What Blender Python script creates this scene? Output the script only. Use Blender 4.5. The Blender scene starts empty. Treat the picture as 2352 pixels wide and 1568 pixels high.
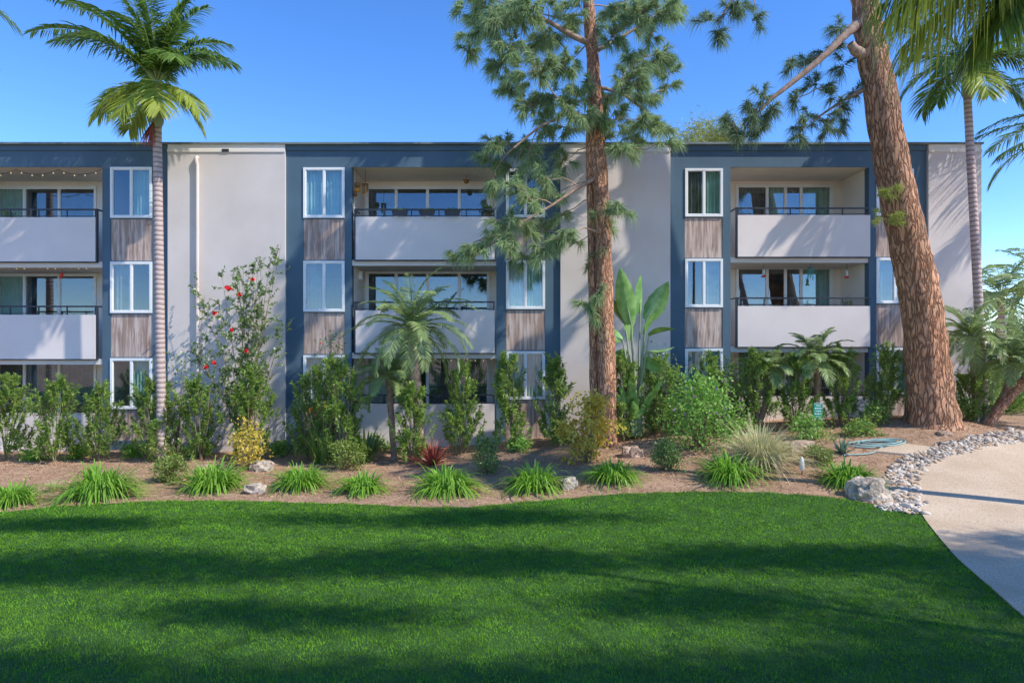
import bpy, bmesh, math, random
import numpy as np
from mathutils import Vector, noise
random.seed(7); rng=np.random.default_rng(7)
C=bpy.context.scene.collection
F=1568.; CX,CY=1176.,784.; EYE=3.2; U=random.uniform
def ss(t):
    t=np.clip(t,0,1); return t*t*(3-2*t)
def hgt(x,y):
    x=np.asarray(x,float); y=np.asarray(y,float)
    z=1.0*ss((y-11)/8)*ss((x+6)/17)*(1-ss((x-40)/60))*(1-ss((y-60)/80))
    z=z+.24*np.exp(-((x-10.8)**2+(y-17.7)**2)/2.6)
    z=z+.025*np.sin(x*1.3+.5*y)*np.cos(y*1.1-.3*x)*ss((y-12.5)/2)*(1-ss((y-19)/6))
    return z
def at(px,py,Y): return Vector(((px-CX)/F*Y, Y, EYE-(py-CY)/F*Y))
def ground_at(px,py):
    Y=4.
    while Y<60:
        p=at(px,py,Y)
        if p.z<=hgt(p.x,p.y): break
        Y+=.02
    return Vector((p.x,p.y,float(hgt(p.x,p.y))))
def foot(px,Y):
    x=(px-CX)/F*Y; return Vector((x,Y,float(hgt(x,Y))))
# ------------------------------------------------------------ mesh builder
def unit(a): return a/np.maximum(np.linalg.norm(a,axis=-1,keepdims=True),1e-9)
_ico={}
def ico(sub):
    if sub not in _ico:
        b=bmesh.new(); bmesh.ops.create_icosphere(b,subdivisions=sub,radius=1)
        _ico[sub]=(np.array([v.co[:] for v in b.verts]),np.array([[v.index for v in f.verts] for f in b.faces])); b.free()
    return _ico[sub]
ORG={}
class MB:
    def __init__(s): s.V=[]; s.F=[]; s.n=0
    def add(s,v,f):
        v=np.asarray(v,float).reshape(-1,3); f=np.asarray(f,int)
        s.V.append(v); s.F.append(f+s.n); s.n+=len(v)
    def quad(s,a,b,c,d): s.add([a,b,c,d],[[0,1,2,3]])
    def box(s,x0,x1,y0,y1,z0,z1):
        s.add([(x0,y0,z0),(x1,y0,z0),(x1,y1,z0),(x0,y1,z0),(x0,y0,z1),(x1,y0,z1),(x1,y1,z1),(x0,y1,z1)],
              [[0,3,2,1],[4,5,6,7],[0,1,5,4],[1,2,6,5],[2,3,7,6],[3,0,4,7]])
    def tube(s,pts,rads,n=8,rough=0,rs=3.):
        P=np.array([list(p) for p in pts],float); m=len(P); R=np.broadcast_to(np.asarray(rads,float),(m,))
        T=np.gradient(P,axis=0); T=unit(T)
        ref=np.array([0,1.,0]) if abs(T[0][1])<.8 else np.array([1.,0,0])
        A=unit(np.cross(T,ref)); B=np.cross(T,A)
        th=np.linspace(0,2*np.pi,n,endpoint=False)
        V=P[:,None]+R[:,None,None]*(np.cos(th)[None,:,None]*A[:,None]+np.sin(th)[None,:,None]*B[:,None])
        if rough:
            for i in range(m):
                for j in range(n):
                    q=V[i,j]; k=1+rough*noise.noise(Vector((q[0]*rs,q[1]*rs,q[2]*rs*.6)))
                    V[i,j]=P[i]+(q-P[i])*k
        f=[]
        for i in range(m-1):
            for j in range(n):
                k=(j+1)%n; f.append([i*n+j,i*n+k,(i+1)*n+k,(i+1)*n+j])
        s.add(V.reshape(-1,3),f)
    def strips(s,P,D,L,W,droop=0.,seg=3,prof='leaf',roll=None,side=None):
        P=np.asarray(P,float); D=unit(np.asarray(D,float)); n=len(P)
        L=np.broadcast_to(L,(n,)).astype(float); W=np.broadcast_to(W,(n,)); dr=np.broadcast_to(droop,(n,))
        if side is None: S=unit(np.cross(D,np.array([0,0,1.]))+1e-5)
        else: S=unit(np.broadcast_to(side,(n,3)))
        if roll is not None:
            r=np.broadcast_to(roll,(n,))[:,None]; S=S*np.cos(r)+np.cross(D,S)*np.sin(r)
        t=np.linspace(0,1,seg+1)
        pos=P[:,None]+D[:,None]*(L[:,None]*t)[...,None]
        pos[...,2]-=(dr*L)[:,None]*t**2
        if prof=='leaf': w=np.sin(np.pi*(.1+.9*t))
        elif prof=='taper': w=(1-t**1.6)
        else: w=(1-t)
        w=np.maximum(w,.02)[None,:]*W[:,None]/2
        V=np.stack([pos-S[:,None]*w[...,None],pos+S[:,None]*w[...,None]],2)
        base=(np.arange(n)*(seg+1)*2)[:,None]+(np.arange(seg)*2)[None,:]
        f=np.stack([base,base+1,base+3,base+2],-1).reshape(-1,4)
        s.add(V.reshape(-1,3),f)
    def rock(s,c,rx,ry,rz,seed=0,sub=3,amp=.35,rot=0):
        v,f=ico(sub); v=v.copy(); o=Vector((seed*3.7,seed*1.3,seed*.7))
        k=np.array([1+amp*noise.noise(Vector(q)*1.3+o)+amp*.4*noise.noise(Vector(q)*3.5+o) for q in v])
        v=np.clip(v*k[:,None],-.86,.86)/.86*np.array([rx,ry,rz])
        ca,sa=math.cos(rot),math.sin(rot)
        v=np.stack([v[:,0]*ca-v[:,1]*sa,v[:,0]*sa+v[:,1]*ca,v[:,2]],1)
        s.add(v+np.array(list(c)),f)
    def build(s,name,mat,parent=None,org=None,smooth=False):
        if org is None: org=ORG.get(parent.name,(0,0,0)) if parent else (0,0,0)
        V=np.concatenate(s.V)-np.array(list(org)); me=bpy.data.meshes.new(name)
        li=np.concatenate([f.ravel() for f in s.F]); lt=np.concatenate([np.full(len(f),f.shape[1]) for f in s.F])
        st=np.concatenate([[0],np.cumsum(lt)[:-1]])
        me.vertices.add(len(V)); me.vertices.foreach_set('co',V.ravel().astype(np.float32))
        me.loops.add(len(li)); me.loops.foreach_set('vertex_index',li.astype(np.int32))
        me.polygons.add(len(lt)); me.polygons.foreach_set('loop_start',st.astype(np.int32))
        me.polygons.foreach_set('use_smooth',np.full(len(lt),smooth))
        me.update(calc_edges=True); me.validate()
        me.materials.append(mat)
        o=bpy.data.objects.new(name,me); C.objects.link(o)
        if parent: o.parent=parent; ORG[o.name]=org
        else: o.location=org; ORG[o.name]=org
        return o
def tag(o,label,cat,group=None,kind=None):
    if label: o['label']=label
    if cat: o['category']=cat
    if group: o['group']=group
    if kind: o['kind']=kind
    return o
def thing(name,label,cat,loc,group=None):
    o=bpy.data.objects.new(name,None); C.objects.link(o); o.location=loc; o.empty_display_size=.2
    ORG[o.name]=tuple(loc); return tag(o,label,cat,group)
def rdir(n): return unit(rng.normal(size=(n,3)))
# ------------------------------------------------------------ materials
def nm(name):
    m=bpy.data.materials.new(name); m.use_nodes=True; nt=m.node_tree; b=nt.nodes['Principled BSDF']; return m,nt,b
def N(nt,t,**k):
    n=nt.nodes.new(t)
    for a,v in k.items():
        if a in n.inputs: n.inputs[a].default_value=v
        else: setattr(n,a,v)
    return n
def mixc(nt,fac,a,b):
    n=nt.nodes.new('ShaderNodeMix'); n.data_type='RGBA'
    for sock,v in ((n.inputs[0],fac),(n.inputs[6],a),(n.inputs[7],b)):
        if isinstance(v,bpy.types.NodeSocket): nt.links.new(v,sock)
        elif isinstance(v,(int,float)): sock.default_value=v
        else: sock.default_value=(*v,1)
    return n.outputs[2]
def ramp(nt,sock,a,b):
    n=nt.nodes.new('ShaderNodeMapRange'); n.inputs[1].default_value=a; n.inputs[2].default_value=b
    nt.links.new(sock,n.inputs[0]); return n.outputs[0]
def coords(nt,st=(1,1,1),kind='Object'):
    tc=nt.nodes.new('ShaderNodeTexCoord'); mp=nt.nodes.new('ShaderNodeMapping'); mp.inputs['Scale'].default_value=st
    nt.links.new(tc.outputs[kind],mp.inputs[0]); return mp.outputs[0]
def surf(name,c1,c2,scale=3,rough=.85,bump=.2,bscale=60,st=(1,1,1),lo=.35,hi=.65,metal=0,c3=None,s3=60,bd=.02,isl=0):
    m,nt,b=nm(name); co=coords(nt,st)
    n1=N(nt,'ShaderNodeTexNoise',Scale=float(scale),Detail=6.); nt.links.new(co,n1.inputs['Vector'])
    col=mixc(nt,ramp(nt,n1.outputs[0],lo,hi),c1,c2)
    if c3:
        n3=N(nt,'ShaderNodeTexNoise',Scale=float(s3),Detail=4.); nt.links.new(co,n3.inputs['Vector'])
        col=mixc(nt,ramp(nt,n3.outputs[0],.48,.68),col,c3)
    if isl:
        g=nt.nodes.new('ShaderNodeNewGeometry'); col=mixc(nt,g.outputs['Random Per Island'],col,isl)
    nt.links.new(col,b.inputs['Base Color']); b.inputs['Roughness'].default_value=rough; b.inputs['Metallic'].default_value=metal
    if bump:
        n2=N(nt,'ShaderNodeTexNoise',Scale=float(bscale),Detail=5.); nt.links.new(co,n2.inputs['Vector'])
        bp=N(nt,'ShaderNodeBump',Strength=bump,Distance=bd); nt.links.new(n2.outputs[0],bp.inputs['Height']); nt.links.new(bp.outputs[0],b.inputs['Normal'])
    return m
def foliage(name,c1,c2,tr=.3,rough=.5,dark=.6,nsc=2.5):
    m,nt,b=nm(name); g=nt.nodes.new('ShaderNodeNewGeometry')
    col=mixc(nt,g.outputs['Random Per Island'],c1,c2)
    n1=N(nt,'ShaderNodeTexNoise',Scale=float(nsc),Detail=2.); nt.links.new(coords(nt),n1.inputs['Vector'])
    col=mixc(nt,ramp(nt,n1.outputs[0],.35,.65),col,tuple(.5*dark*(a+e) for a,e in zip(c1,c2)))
    if tr==0 or rough>=.6:
        nt.nodes.remove(b); b=nt.nodes.new('ShaderNodeBsdfDiffuse'); nt.links.new(col,b.inputs[0]); nt.links.new(b.outputs[0],nt.nodes['Material Output'].inputs[0])
        if tr==0: return m
    else:
        nt.links.new(col,b.inputs['Base Color']); b.inputs['Roughness'].default_value=rough
    t=nt.nodes.new('ShaderNodeBsdfTranslucent'); nt.links.new(col,t.inputs[0])
    mx=nt.nodes.new('ShaderNodeMixShader'); mx.inputs[0].default_value=tr
    nt.links.new(b.outputs[0],mx.inputs[1]); nt.links.new(t.outputs[0],mx.inputs[2])
    nt.links.new(mx.outputs[0],nt.nodes['Material Output'].inputs[0]); return m
def bark(name,c1,c2,scale=9,zs=.35,bump=.8,edge=.12,crack=.3):
    m,nt,b=nm(name); co=coords(nt,(1,1,zs))
    nz=N(nt,'ShaderNodeTexNoise',Scale=5.,Detail=5.); nt.links.new(co,nz.inputs['Vector'])
    va=nt.nodes.new('ShaderNodeVectorMath'); va.operation='MULTIPLY_ADD'; nt.links.new(nz.outputs['Color'],va.inputs[0]); va.inputs[1].default_value=(.35,.35,.35); nt.links.new(co,va.inputs[2])
    v=N(nt,'ShaderNodeTexVoronoi',Scale=float(scale)); v.feature='DISTANCE_TO_EDGE'; nt.links.new(va.outputs[0],v.inputs['Vector'])
    n2=N(nt,'ShaderNodeTexNoise',Scale=16.,Detail=6.); nt.links.new(co,n2.inputs['Vector'])
    n3=N(nt,'ShaderNodeTexNoise',Scale=1.6,Detail=3.); nt.links.new(co,n3.inputs['Vector'])
    col=mixc(nt,ramp(nt,n2.outputs[0],.32,.68),c1,c2)
    col=mixc(nt,ramp(nt,n3.outputs[0],.4,.7),col,tuple(.6*x for x in c2))
    col=mixc(nt,ramp(nt,v.outputs['Distance'],-.01,edge),tuple(x*crack for x in c1),col)
    nt.links.new(col,b.inputs['Base Color']); b.inputs['Roughness'].default_value=.9
    bp=N(nt,'ShaderNodeBump',Strength=bump,Distance=.05); nt.links.new(ramp(nt,v.outputs['Distance'],0,edge*1.5),bp.inputs['Height'])
    bp2=N(nt,'ShaderNodeBump',Strength=.6,Distance=.03); nt.links.new(n2.outputs[0],bp2.inputs['Height']); nt.links.new(bp.outputs[0],bp2.inputs['Normal']); nt.links.new(bp2.outputs[0],b.inputs['Normal'])
    return m
M={}
M['stucco']=surf('grey_stucco',(.66,.58,.525),(.73,.65,.595),.8,.9,.25,90,bd=.01)
M['parapet']=surf('pale_stucco',(.76,.67,.62),(.82,.73,.68),.9,.9,.2,90,bd=.01)
M['soffit']=surf('cream_stucco',(.84,.76,.66),(.88,.80,.70),.9,.9,.2,60,bd=.01)
M['blue']=surf('blue_stucco',(.075,.13,.175),(.09,.155,.21),.9,.85,.2,80,bd=.01)
M['slabedge']=surf('slab_paint',(.68,.62,.57),(.74,.68,.62),1,.9,.1)
M['wood']=surf('weathered_wood_panel',(.36,.25,.195),(.64,.51,.44),2.2,.7,.1,10,st=(5,5,.45),lo=.38,hi=.62,c3=(.29,.19,.15),s3=4)
M['white']=surf('white_frame',(.82,.82,.80),(.88,.88,.86),2,.4,0)
M['metal']=surf('dark_metal',(.02,.025,.035),(.035,.04,.055),4,.45,0)
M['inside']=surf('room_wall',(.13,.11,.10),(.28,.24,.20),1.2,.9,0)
M['roof']=surf('roof_edge',(.16,.2,.2),(.22,.26,.25),2,.8,.1)
M['teal']=surf('teal_curtain',(.29,.48,.41),(.40,.60,.52),3,.9,0)
M['pale']=surf('pale_curtain',(.56,.62,.56),(.68,.72,.66),3,.9,0)
M['darkc']=surf('dark_blinds',(.09,.10,.09),(.22,.23,.22),3,.9,0)
m,nt,b=nm('window_glass'); M['glass']=m
tr=nt.nodes.new('ShaderNodeBsdfTransparent'); tr.inputs[0].default_value=(.82,.87,.86,1)
gl=nt.nodes.new('ShaderNodeBsdfGlossy'); gl.inputs['Roughness'].default_value=.02; gl.inputs[0].default_value=(.72,.85,.97,1)
mx=nt.nodes.new('ShaderNodeMixShader'); mx.inputs[0].default_value=.19
nt.links.new(tr.outputs[0],mx.inputs[1]); nt.links.new(gl.outputs[0],mx.inputs[2]); nt.links.new(mx.outputs[0],nt.nodes['Material Output'].inputs[0])
M['mulch']=surf('bark_mulch',(.33,.18,.095),(.52,.32,.19),2.2,.95,.8,70,c3=(.66,.46,.31),s3=55,bd=.04)
M['chips']=foliage('mulch_chips',(.22,.11,.055),(.78,.54,.36),0,.9,.85)
M['lawn']=surf('lawn_soil',(.02,.07,.008),(.035,.11,.012),3,.9,.5,120)
M['grass']=foliage('grass_blades',(.06,.20,.010),(.25,.50,.038),0,.55,.70,nsc=2.6)
M['path']=surf('path_concrete',(.56,.42,.28),(.68,.53,.38),1.0,.9,.3,150,c3=(.40,.29,.19),s3=38,bd=.01)
M['pebble']=surf('river_pebble',(.52,.44,.35),(.70,.61,.50),7,.7,.1,50)
M['pebble2']=surf('dark_pebble',(.26,.22,.18),(.40,.33,.27),7,.7,.1,50)
M['pebble3']=surf('tan_pebble',(.46,.31,.19),(.62,.45,.30),7,.7,.1,50)
M['pebblemix']=surf('mixed_pebble',(.64,.55,.44),(.74,.65,.54),7,.7,.1,50,isl=(.28,.20,.14))
M['rock']=surf('boulder_stone',(.42,.33,.24),(.68,.57,.45),4,.9,.7,22,c3=(.22,.19,.16),s3=14,bd=.05)
M['brownrock']=surf('brown_stone',(.38,.25,.17),(.60,.44,.33),4,.9,.7,22,bd=.05)
M['pinebark']=bark('pine_bark',(.50,.21,.10),(.76,.43,.25),9,.24,1.,.16,.34)
M['pinebark2']=bark('pine_bark_orange',(.56,.24,.12),(.84,.46,.27),13,.28,.8,.14,.38)
M['branch']=surf('branch_bark',(.28,.18,.12),(.46,.32,.24),8,.9,.5,40)
M['twig']=surf('grey_twig',(.22,.16,.09),(.32,.25,.16),8,.9,.2,40)
m,nt,b=nm('ringed_palm_trunk'); co=coords(nt); wv=N(nt,'ShaderNodeTexWave',Scale=2.4,Distortion=2.5,Detail=4.); wv.bands_direction='Z'; nt.links.new(co,wv.inputs['Vector'])
nt.links.new(mixc(nt,ramp(nt,wv.outputs[1],.0,.5),(.30,.20,.17),(.56,.44,.40)),b.inputs['Base Color']); b.inputs['Roughness'].default_value=.85
bp=N(nt,'ShaderNodeBump',Strength=.5,Distance=.02); nt.links.new(wv.outputs[1],bp.inputs['Height']); nt.links.new(bp.outputs[0],b.inputs['Normal']); M['palmtrunk']=m
M['shaft']=surf('crownshaft',(.22,.28,.17),(.34,.40,.25),2,.5,.1,20)
M['bract']=surf('purple_bract',(.44,.14,.14),(.60,.25,.22),5,.7,.2,20)
M['rach']=surf('frond_rachis',(.24,.32,.07),(.36,.42,.12),4,.6,0)
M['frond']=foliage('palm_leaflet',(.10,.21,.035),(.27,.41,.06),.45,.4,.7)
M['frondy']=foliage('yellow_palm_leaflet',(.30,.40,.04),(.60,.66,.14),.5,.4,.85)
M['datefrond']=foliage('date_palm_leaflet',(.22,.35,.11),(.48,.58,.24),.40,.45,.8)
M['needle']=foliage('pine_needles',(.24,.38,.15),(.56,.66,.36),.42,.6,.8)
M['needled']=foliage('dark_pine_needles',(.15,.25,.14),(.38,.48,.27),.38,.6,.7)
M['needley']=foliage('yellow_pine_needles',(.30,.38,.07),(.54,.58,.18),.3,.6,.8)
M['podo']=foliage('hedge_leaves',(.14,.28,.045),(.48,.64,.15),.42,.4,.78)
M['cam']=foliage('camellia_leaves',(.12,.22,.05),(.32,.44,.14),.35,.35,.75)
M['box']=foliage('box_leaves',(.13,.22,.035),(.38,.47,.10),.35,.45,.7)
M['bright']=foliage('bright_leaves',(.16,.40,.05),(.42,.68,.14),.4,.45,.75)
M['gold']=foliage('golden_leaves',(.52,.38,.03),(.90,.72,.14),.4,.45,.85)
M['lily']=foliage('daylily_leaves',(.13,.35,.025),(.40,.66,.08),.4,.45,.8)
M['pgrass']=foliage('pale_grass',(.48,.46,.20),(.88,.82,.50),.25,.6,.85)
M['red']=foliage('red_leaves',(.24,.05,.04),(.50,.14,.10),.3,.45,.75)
M['paddle']=surf('paddle_leaf',(.13,.29,.06),(.28,.46,.14),5,.3,.3,8)
M['aloe']=foliage('aloe_leaves',(.14,.27,.18),(.28,.40,.28),.1,.5,.8)
M['flr']=surf('red_petals',(.7,.01,.02),(.85,.03,.04),5,.5,0)
M['flo']=surf('orange_petals',(.8,.28,.02),(.9,.4,.03),5,.5,0)
M['flp']=surf('purple_petals',(.4,.12,.45),(.55,.22,.6),5,.5,0)
M['far']=foliage('far_leaves',(.09,.17,.08),(.24,.33,.14),.25,.6,.65)
M['fary']=foliage('yellowish_leaves',(.30,.34,.07),(.5,.5,.15),.3,.6,.8)
M['hose']=surf('hose',(.25,.40,.36),(.32,.46,.42),5,.5,0)
M['signg']=surf('green_sign',(.01,.26,.17),(.015,.30,.20),5,.5,0)
M['redp']=surf('red_plastic',(.6,.03,.02),(.7,.04,.03),5,.3,0)
M['tealm']=surf('teal_metal',(.08,.3,.3),(.1,.4,.38),5,.4,0)
M['rust']=surf('rust_metal',(.22,.1,.03),(.4,.2,.05),15,.7,0)
m,nt,b=nm('warm_bulb'); b.inputs['Base Color'].default_value=(.9,.7,.4,1); b.inputs['Emission Color'].default_value=(1,.7,.35,1); b.inputs['Emission Strength'].default_value=.35; M['bulb']=m
# ------------------------------------------------------------ ground, lawn, path
def axis(lo,hi,st,far):
    a=list(np.arange(lo,hi+1e-6,st)); k=st
    while a[-1]<far: k*=1.35; a.append(a[-1]+k)
    k=st
    while a[0]>-far: k*=1.35; a.insert(0,a[0]-k)
    return np.array(a)
gx=axis(-16,18,.22,900); gy=axis(4,22,.22,900)
X,Y=np.meshgrid(gx,gy); Z=hgt(X,Y); nx,ny=len(gx),len(gy)
mb=MB(); idx=np.arange(nx*ny).reshape(ny,nx)
mb.add(np.stack([X,Y,Z],-1).reshape(-1,3),np.stack([idx[:-1,:-1],idx[:-1,1:],idx[1:,1:],idx[1:,:-1]],-1).reshape(-1,4))
o=mb.build('ground',M['mulch'],smooth=True); tag(o,'brown bark mulch ground of the planting bed','ground',kind='structure')
LE=[(-250,1192),(0,1178),(120,1165),(350,1152),(600,1152),(800,1158),(950,1166),(1080,1166),(1200,1155),(1400,1137),(1600,1130),(1750,1132),(1900,1142),(2000,1158),(2112,1180)]
le=[ground_at(*p) for p in LE]; lex=[-30]+[p.x for p in le]; ley=[le[0].y-1]+[p.y for p in le]
PL=[(2352,1420),(2280,1356),(2200,1285),(2150,1228),(2115,1178),(2096,1125),(2103,1087),(2150,1056),(2230,1032),(2352,1012)]
pl=[ground_at(*p) for p in PL]
plx=[3.0,4.0,5.0]+[p.x for p in pl]+[pl[-1].x+2.5]; ply=[-6,0,4.6]+[p.y for p in pl]+[pl[-1].y+.4]
prx=[6.5,7.5,8.6,9.2,9.8,10.2,10.6,10.9,11.2,11.6,12.4,13.6,15.6,20]; pry=[-6,0,4.6,7,8.6,9.8,10.8,11.5,12.2,12.8,13.4,13.9,14.4,14.8]
def resample(xs,ys,n):
    xs,ys=np.array(xs,float),np.array(ys,float); k=len(xs); T=np.linspace(0,k-1,n)
    out=[]
    for u in T:
        i=min(int(u),k-2); f=u-i; g=[max(0,i-1),i,i+1,min(k-1,i+2)]
        w=[-.5*f+f*f-.5*f**3,1-2.5*f*f+1.5*f**3,.5*f+2*f*f-1.5*f**3,-.5*f*f+.5*f**3]
        out.append((sum(a*xs[j] for a,j in zip(w,g)),sum(a*ys[j] for a,j in zip(w,g))))
    return np.array(out)
LC=resample(plx,ply,130); RC=resample(prx,pry,130)
mb=MB(); s=np.linspace(0,1,16)
G=LC[:,None]*(1-s)[None,:,None]+RC[:,None]*s[None,:,None]
Zp=hgt(G[...,0],G[...,1])+.03
Gv=np.concatenate([G,Zp[...,None]],-1); sk=Gv[:,:1].copy(); sk[...,2]-=.08; Gv=np.concatenate([sk,Gv],1)
k=Gv.shape[1]; idx=np.arange(130*k).reshape(130,k)
mb.add(Gv.reshape(-1,3),np.stack([idx[:-1,:-1],idx[:-1,1:],idx[1:,1:],idx[1:,:-1]],-1).reshape(-1,4))
o=mb.build('path',M['path']); tag(o,'curving tan exposed aggregate concrete path beside the lawn','path',kind='structure')
def edgeY(x): return np.interp(x,lex,ley)
low=LC[LC[:,1]<pl[4].y+.05]
def pathX(y): return np.interp(y,low[:,1],low[:,0])
def pathYat(x): return np.interp(x,low[:,0],low[:,1],left=-8)
cols=np.concatenate([np.arange(-30,-12,.6),np.arange(-12,low[-1,0],.12),[low[-1,0]]])
ys=np.where(cols>low[0,0],pathYat(cols),-8); ye=np.maximum(edgeY(cols),ys+.001)
t=np.linspace(0,1,90); GX=np.repeat(cols[:,None],90,1); GY=ys[:,None]+(ye-ys)[:,None]*t
mb=MB(); idx=np.arange(len(cols)*90).reshape(len(cols),90)
mb.add(np.stack([GX,GY,hgt(GX,GY)+.012],-1).reshape(-1,3),np.stack([idx[:-1,:-1],idx[1:,:-1],idx[1:,1:],idx[:-1,1:]],-1).reshape(-1,4))
o=mb.build('lawn',M['lawn'],smooth=True); tag(o,'mown green lawn with a wavy edge along the bed','lawn',kind='structure')
n=1150000; y=rng.uniform(4.9,14.8,n); x=rng.uniform(-1,1,n)*(y*.8+1.0)
keep=(rng.random(n)<np.clip((7.8/y)**1.0,0,1)*(y*.8+1.2)/13)&(y<edgeY(x)+.05+.04*np.sin(x*9))&((x<pathX(y)+.02)|(y>pl[4].y))&(x<low[-1,0])
x,y=x[keep],y[keep]; n=len(x); print('blades',n)
P=np.stack([x,y,hgt(x,y)+.008],-1); D=rdir(n)*.8; D[:,2]=.95
clump=.85+.2*np.sin(x*7.3+np.sin(y*5))*np.sin(y*8.1+np.sin(x*6))+.15*np.sin(x*19+3*np.sin(y*3))*np.sin(y*23)
mb=MB(); mb.strips(P,D,rng.uniform(.03,.06,n)*clump,.0064*(y/7),.25,1,'tri')
o=mb.build('grass',M['grass']); tag(o,'short green blades covering the lawn','grass',kind='stuff')
n=60000; y=rng.uniform(12.3,19.6,n); x=rng.uniform(-14.5,13.5,n)
keep=(y>edgeY(x)-.03)&~((x>7.6)&(y<15+ (x-8)*.5)); x,y=x[keep],y[keep]; n=len(x)
D=rdir(n); D[:,2]*=.35; mb=MB(); mb.strips(np.stack([x,y,hgt(x,y)+.012],-1),D,rng.uniform(.03,.11,n),rng.uniform(.008,.022,n),0,1,'taper',roll=rng.uniform(-.8,.8,n))
o=mb.build('mulch_chips',M['chips']); tag(o,'loose shredded bark chips scattered over the bed','mulch',kind='stuff')
# ------------------------------------------------------------ building
FS=F/20.
def fx(px): return (px-CX)/FS
def fz(py): return EYE-(py-CY)/FS
YB=21.75; BS=F/YB
def bx(px): return (px-CX)/BS
def bz(py): return EYE-(py-CY)/BS
ZB=-.6; ZT=fz(334)
bl=thing('apartment_building','three storey grey and blue apartment building with recessed balconies','building',(0,24,0))
def holed(mb,x0,x1,z0,z1,y,holes,dep):
    xs=sorted({x0,x1,*[h[0] for h in holes],*[h[1] for h in holes]}); zs=sorted({z0,z1,*[h[2] for h in holes],*[h[3] for h in holes]})
    for a,b_ in zip(xs,xs[1:]):
        for c,d in zip(zs,zs[1:]):
            mxx,mz=(a+b_)/2,(c+d)/2
            if any(h[0]<mxx<h[1] and h[2]<mz<h[3] for h in holes): continue
            mb.quad((a,y,c),(b_,y,c),(b_,y,d),(a,y,d))
    for h in holes:
        q=h[4] if len(h)>4 else dep; a,b_,c,d=h[:4]; Y2=y+q
        mb.quad((a,y,c),(a,Y2,c),(a,Y2,d),(a,y,d)); mb.quad((b_,y,c),(b_,Y2,c),(b_,Y2,d),(b_,y,d))
        mb.quad((a,y,d),(a,Y2,d),(b_,Y2,d),(b_,y,d)); mb.quad((a,y,c),(a,Y2,c),(b_,Y2,c),(b_,y,c))
def curtain(parent,x0,x1,z0,z1,y,mat,f=16):
    n=max(8,int((x1-x0)*60)); t=np.linspace(0,1,n); xs=x0+(x1-x0)*t; yy=y+.03*np.sin((xs)*2*np.pi*f/1.6+np.sin(xs*9))
    V=np.concatenate([np.stack([xs,yy,np.full(n,z0)],-1),np.stack([xs,yy,np.full(n,z1)],-1)]); i=np.arange(n-1)
    m_=MB(); m_.add(V,np.stack([i,i+1,i+1+n,i+n],-1)); return m_.build('curtain',mat,parent,smooth=True)
def glazing(name,xs,z0,z1,y,fw,mats):
    x0,x1=xs[0],xs[-1]; m_=MB(); d=.07
    m_.box(x0,x1,y,y+d,z1-fw,z1); m_.box(x0,x1,y,y+d,z0,z0+fw)
    m_.box(x0,x0+fw,y,y+d,z0+fw,z1-fw); m_.box(x1-fw,x1,y,y+d,z0+fw,z1-fw)
    iw=fw*.4
    for xm in xs[1:-1]: m_.box(xm-iw,xm+iw,y+.008,y+d,z0+fw,z1-fw)
    o=m_.build(name,M['white'],bl)
    for i,(a,b_) in enumerate(zip(xs,xs[1:])):
        a2=a+(fw if i==0 else iw); b2=b_-(fw if i==len(xs)-2 else iw)
        s_=MB(); sw=.02
        s_.box(a2,b2,y+.02,y+.05,z0+fw,z0+fw+sw); s_.box(a2,b2,y+.02,y+.05,z1-fw-sw,z1-fw)
        s_.box(a2,a2+sw,y+.02,y+.05,z0+fw+sw,z1-fw-sw); s_.box(b2-sw,b2,y+.02,y+.05,z0+fw+sw,z1-fw-sw); s_.build('sash',M['white'],o)
        p=MB(); p.quad((a2,y+.04,z0+fw),(b2,y+.04,z0+fw),(b2,y+.04,z1-fw),(a2,y+.04,z1-fw)); p.build('pane',M['glass'],o)
        mt=mats[i] if i<len(mats) else None
        if mt: curtain(o,a2-.02,b2+.02,z0+.02,z1-.02,y+.16,M[mt])
    return o
bays=[
 dict(x=(-250,389),op=(-107,235),par=(-107,222),gap='r',
   cols=[(-215,-122,[(384,501),(601,719),(822,939)],[('teal','teal'),('teal',None),('pale','teal')]),
         (254,350,[(384,501),(601,719),(822,939)],[(None,'teal'),('darkc',None),(None,'teal')])],
   bal=[(500,601,480),(723,824,702),(948,1050,925)],dt=[428,628,830],db=[-85,-14,56,136,222],
   dc=[['teal','teal',None,None],['pale','teal',None,None],[None,None,'darkc','darkc']]),
 dict(x=(657,1287),op=(808,1140),par=(818,1136),gap='l',
   cols=[(697,792,[(385,501),(599,716),(815,928)],[('teal','teal'),('darkc',None),('pale','teal')]),
         (1162,1252,[(388,500),(598,710),(806,917)],[(None,'darkc'),('pale','teal'),('teal','pale')])],
   bal=[(499,597,480),(713,810,692),(927,1026,905)],dt=[428,622,815],db=[840,910,982,1055,1125],
   dc=[['darkc',None,None,'darkc'],[None,'darkc','darkc',None],['pale',None,'darkc','darkc']]),
 dict(x=(1538,2128),op=(1678,1996),par=(1693,1996),gap='l',
   cols=[(1573,1660,[(387,498),(594,706),(800,911)],[('darkc','teal'),(None,'darkc'),('teal','teal')]),
         (2012,2098,[(388,496),(592,697),(798,905)],[('teal',None),('darkc','darkc'),('pale','teal')])],
   bal=[(495,590,477),(703,796,683),(910,1005,888)],dt=[424,612,800],db=[1690,1762,1804,1840,1912],
   dc=[['darkc','teal','darkc','teal'],[None,None,'darkc','teal'],['teal',None,'pale','darkc']]),
]
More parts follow.
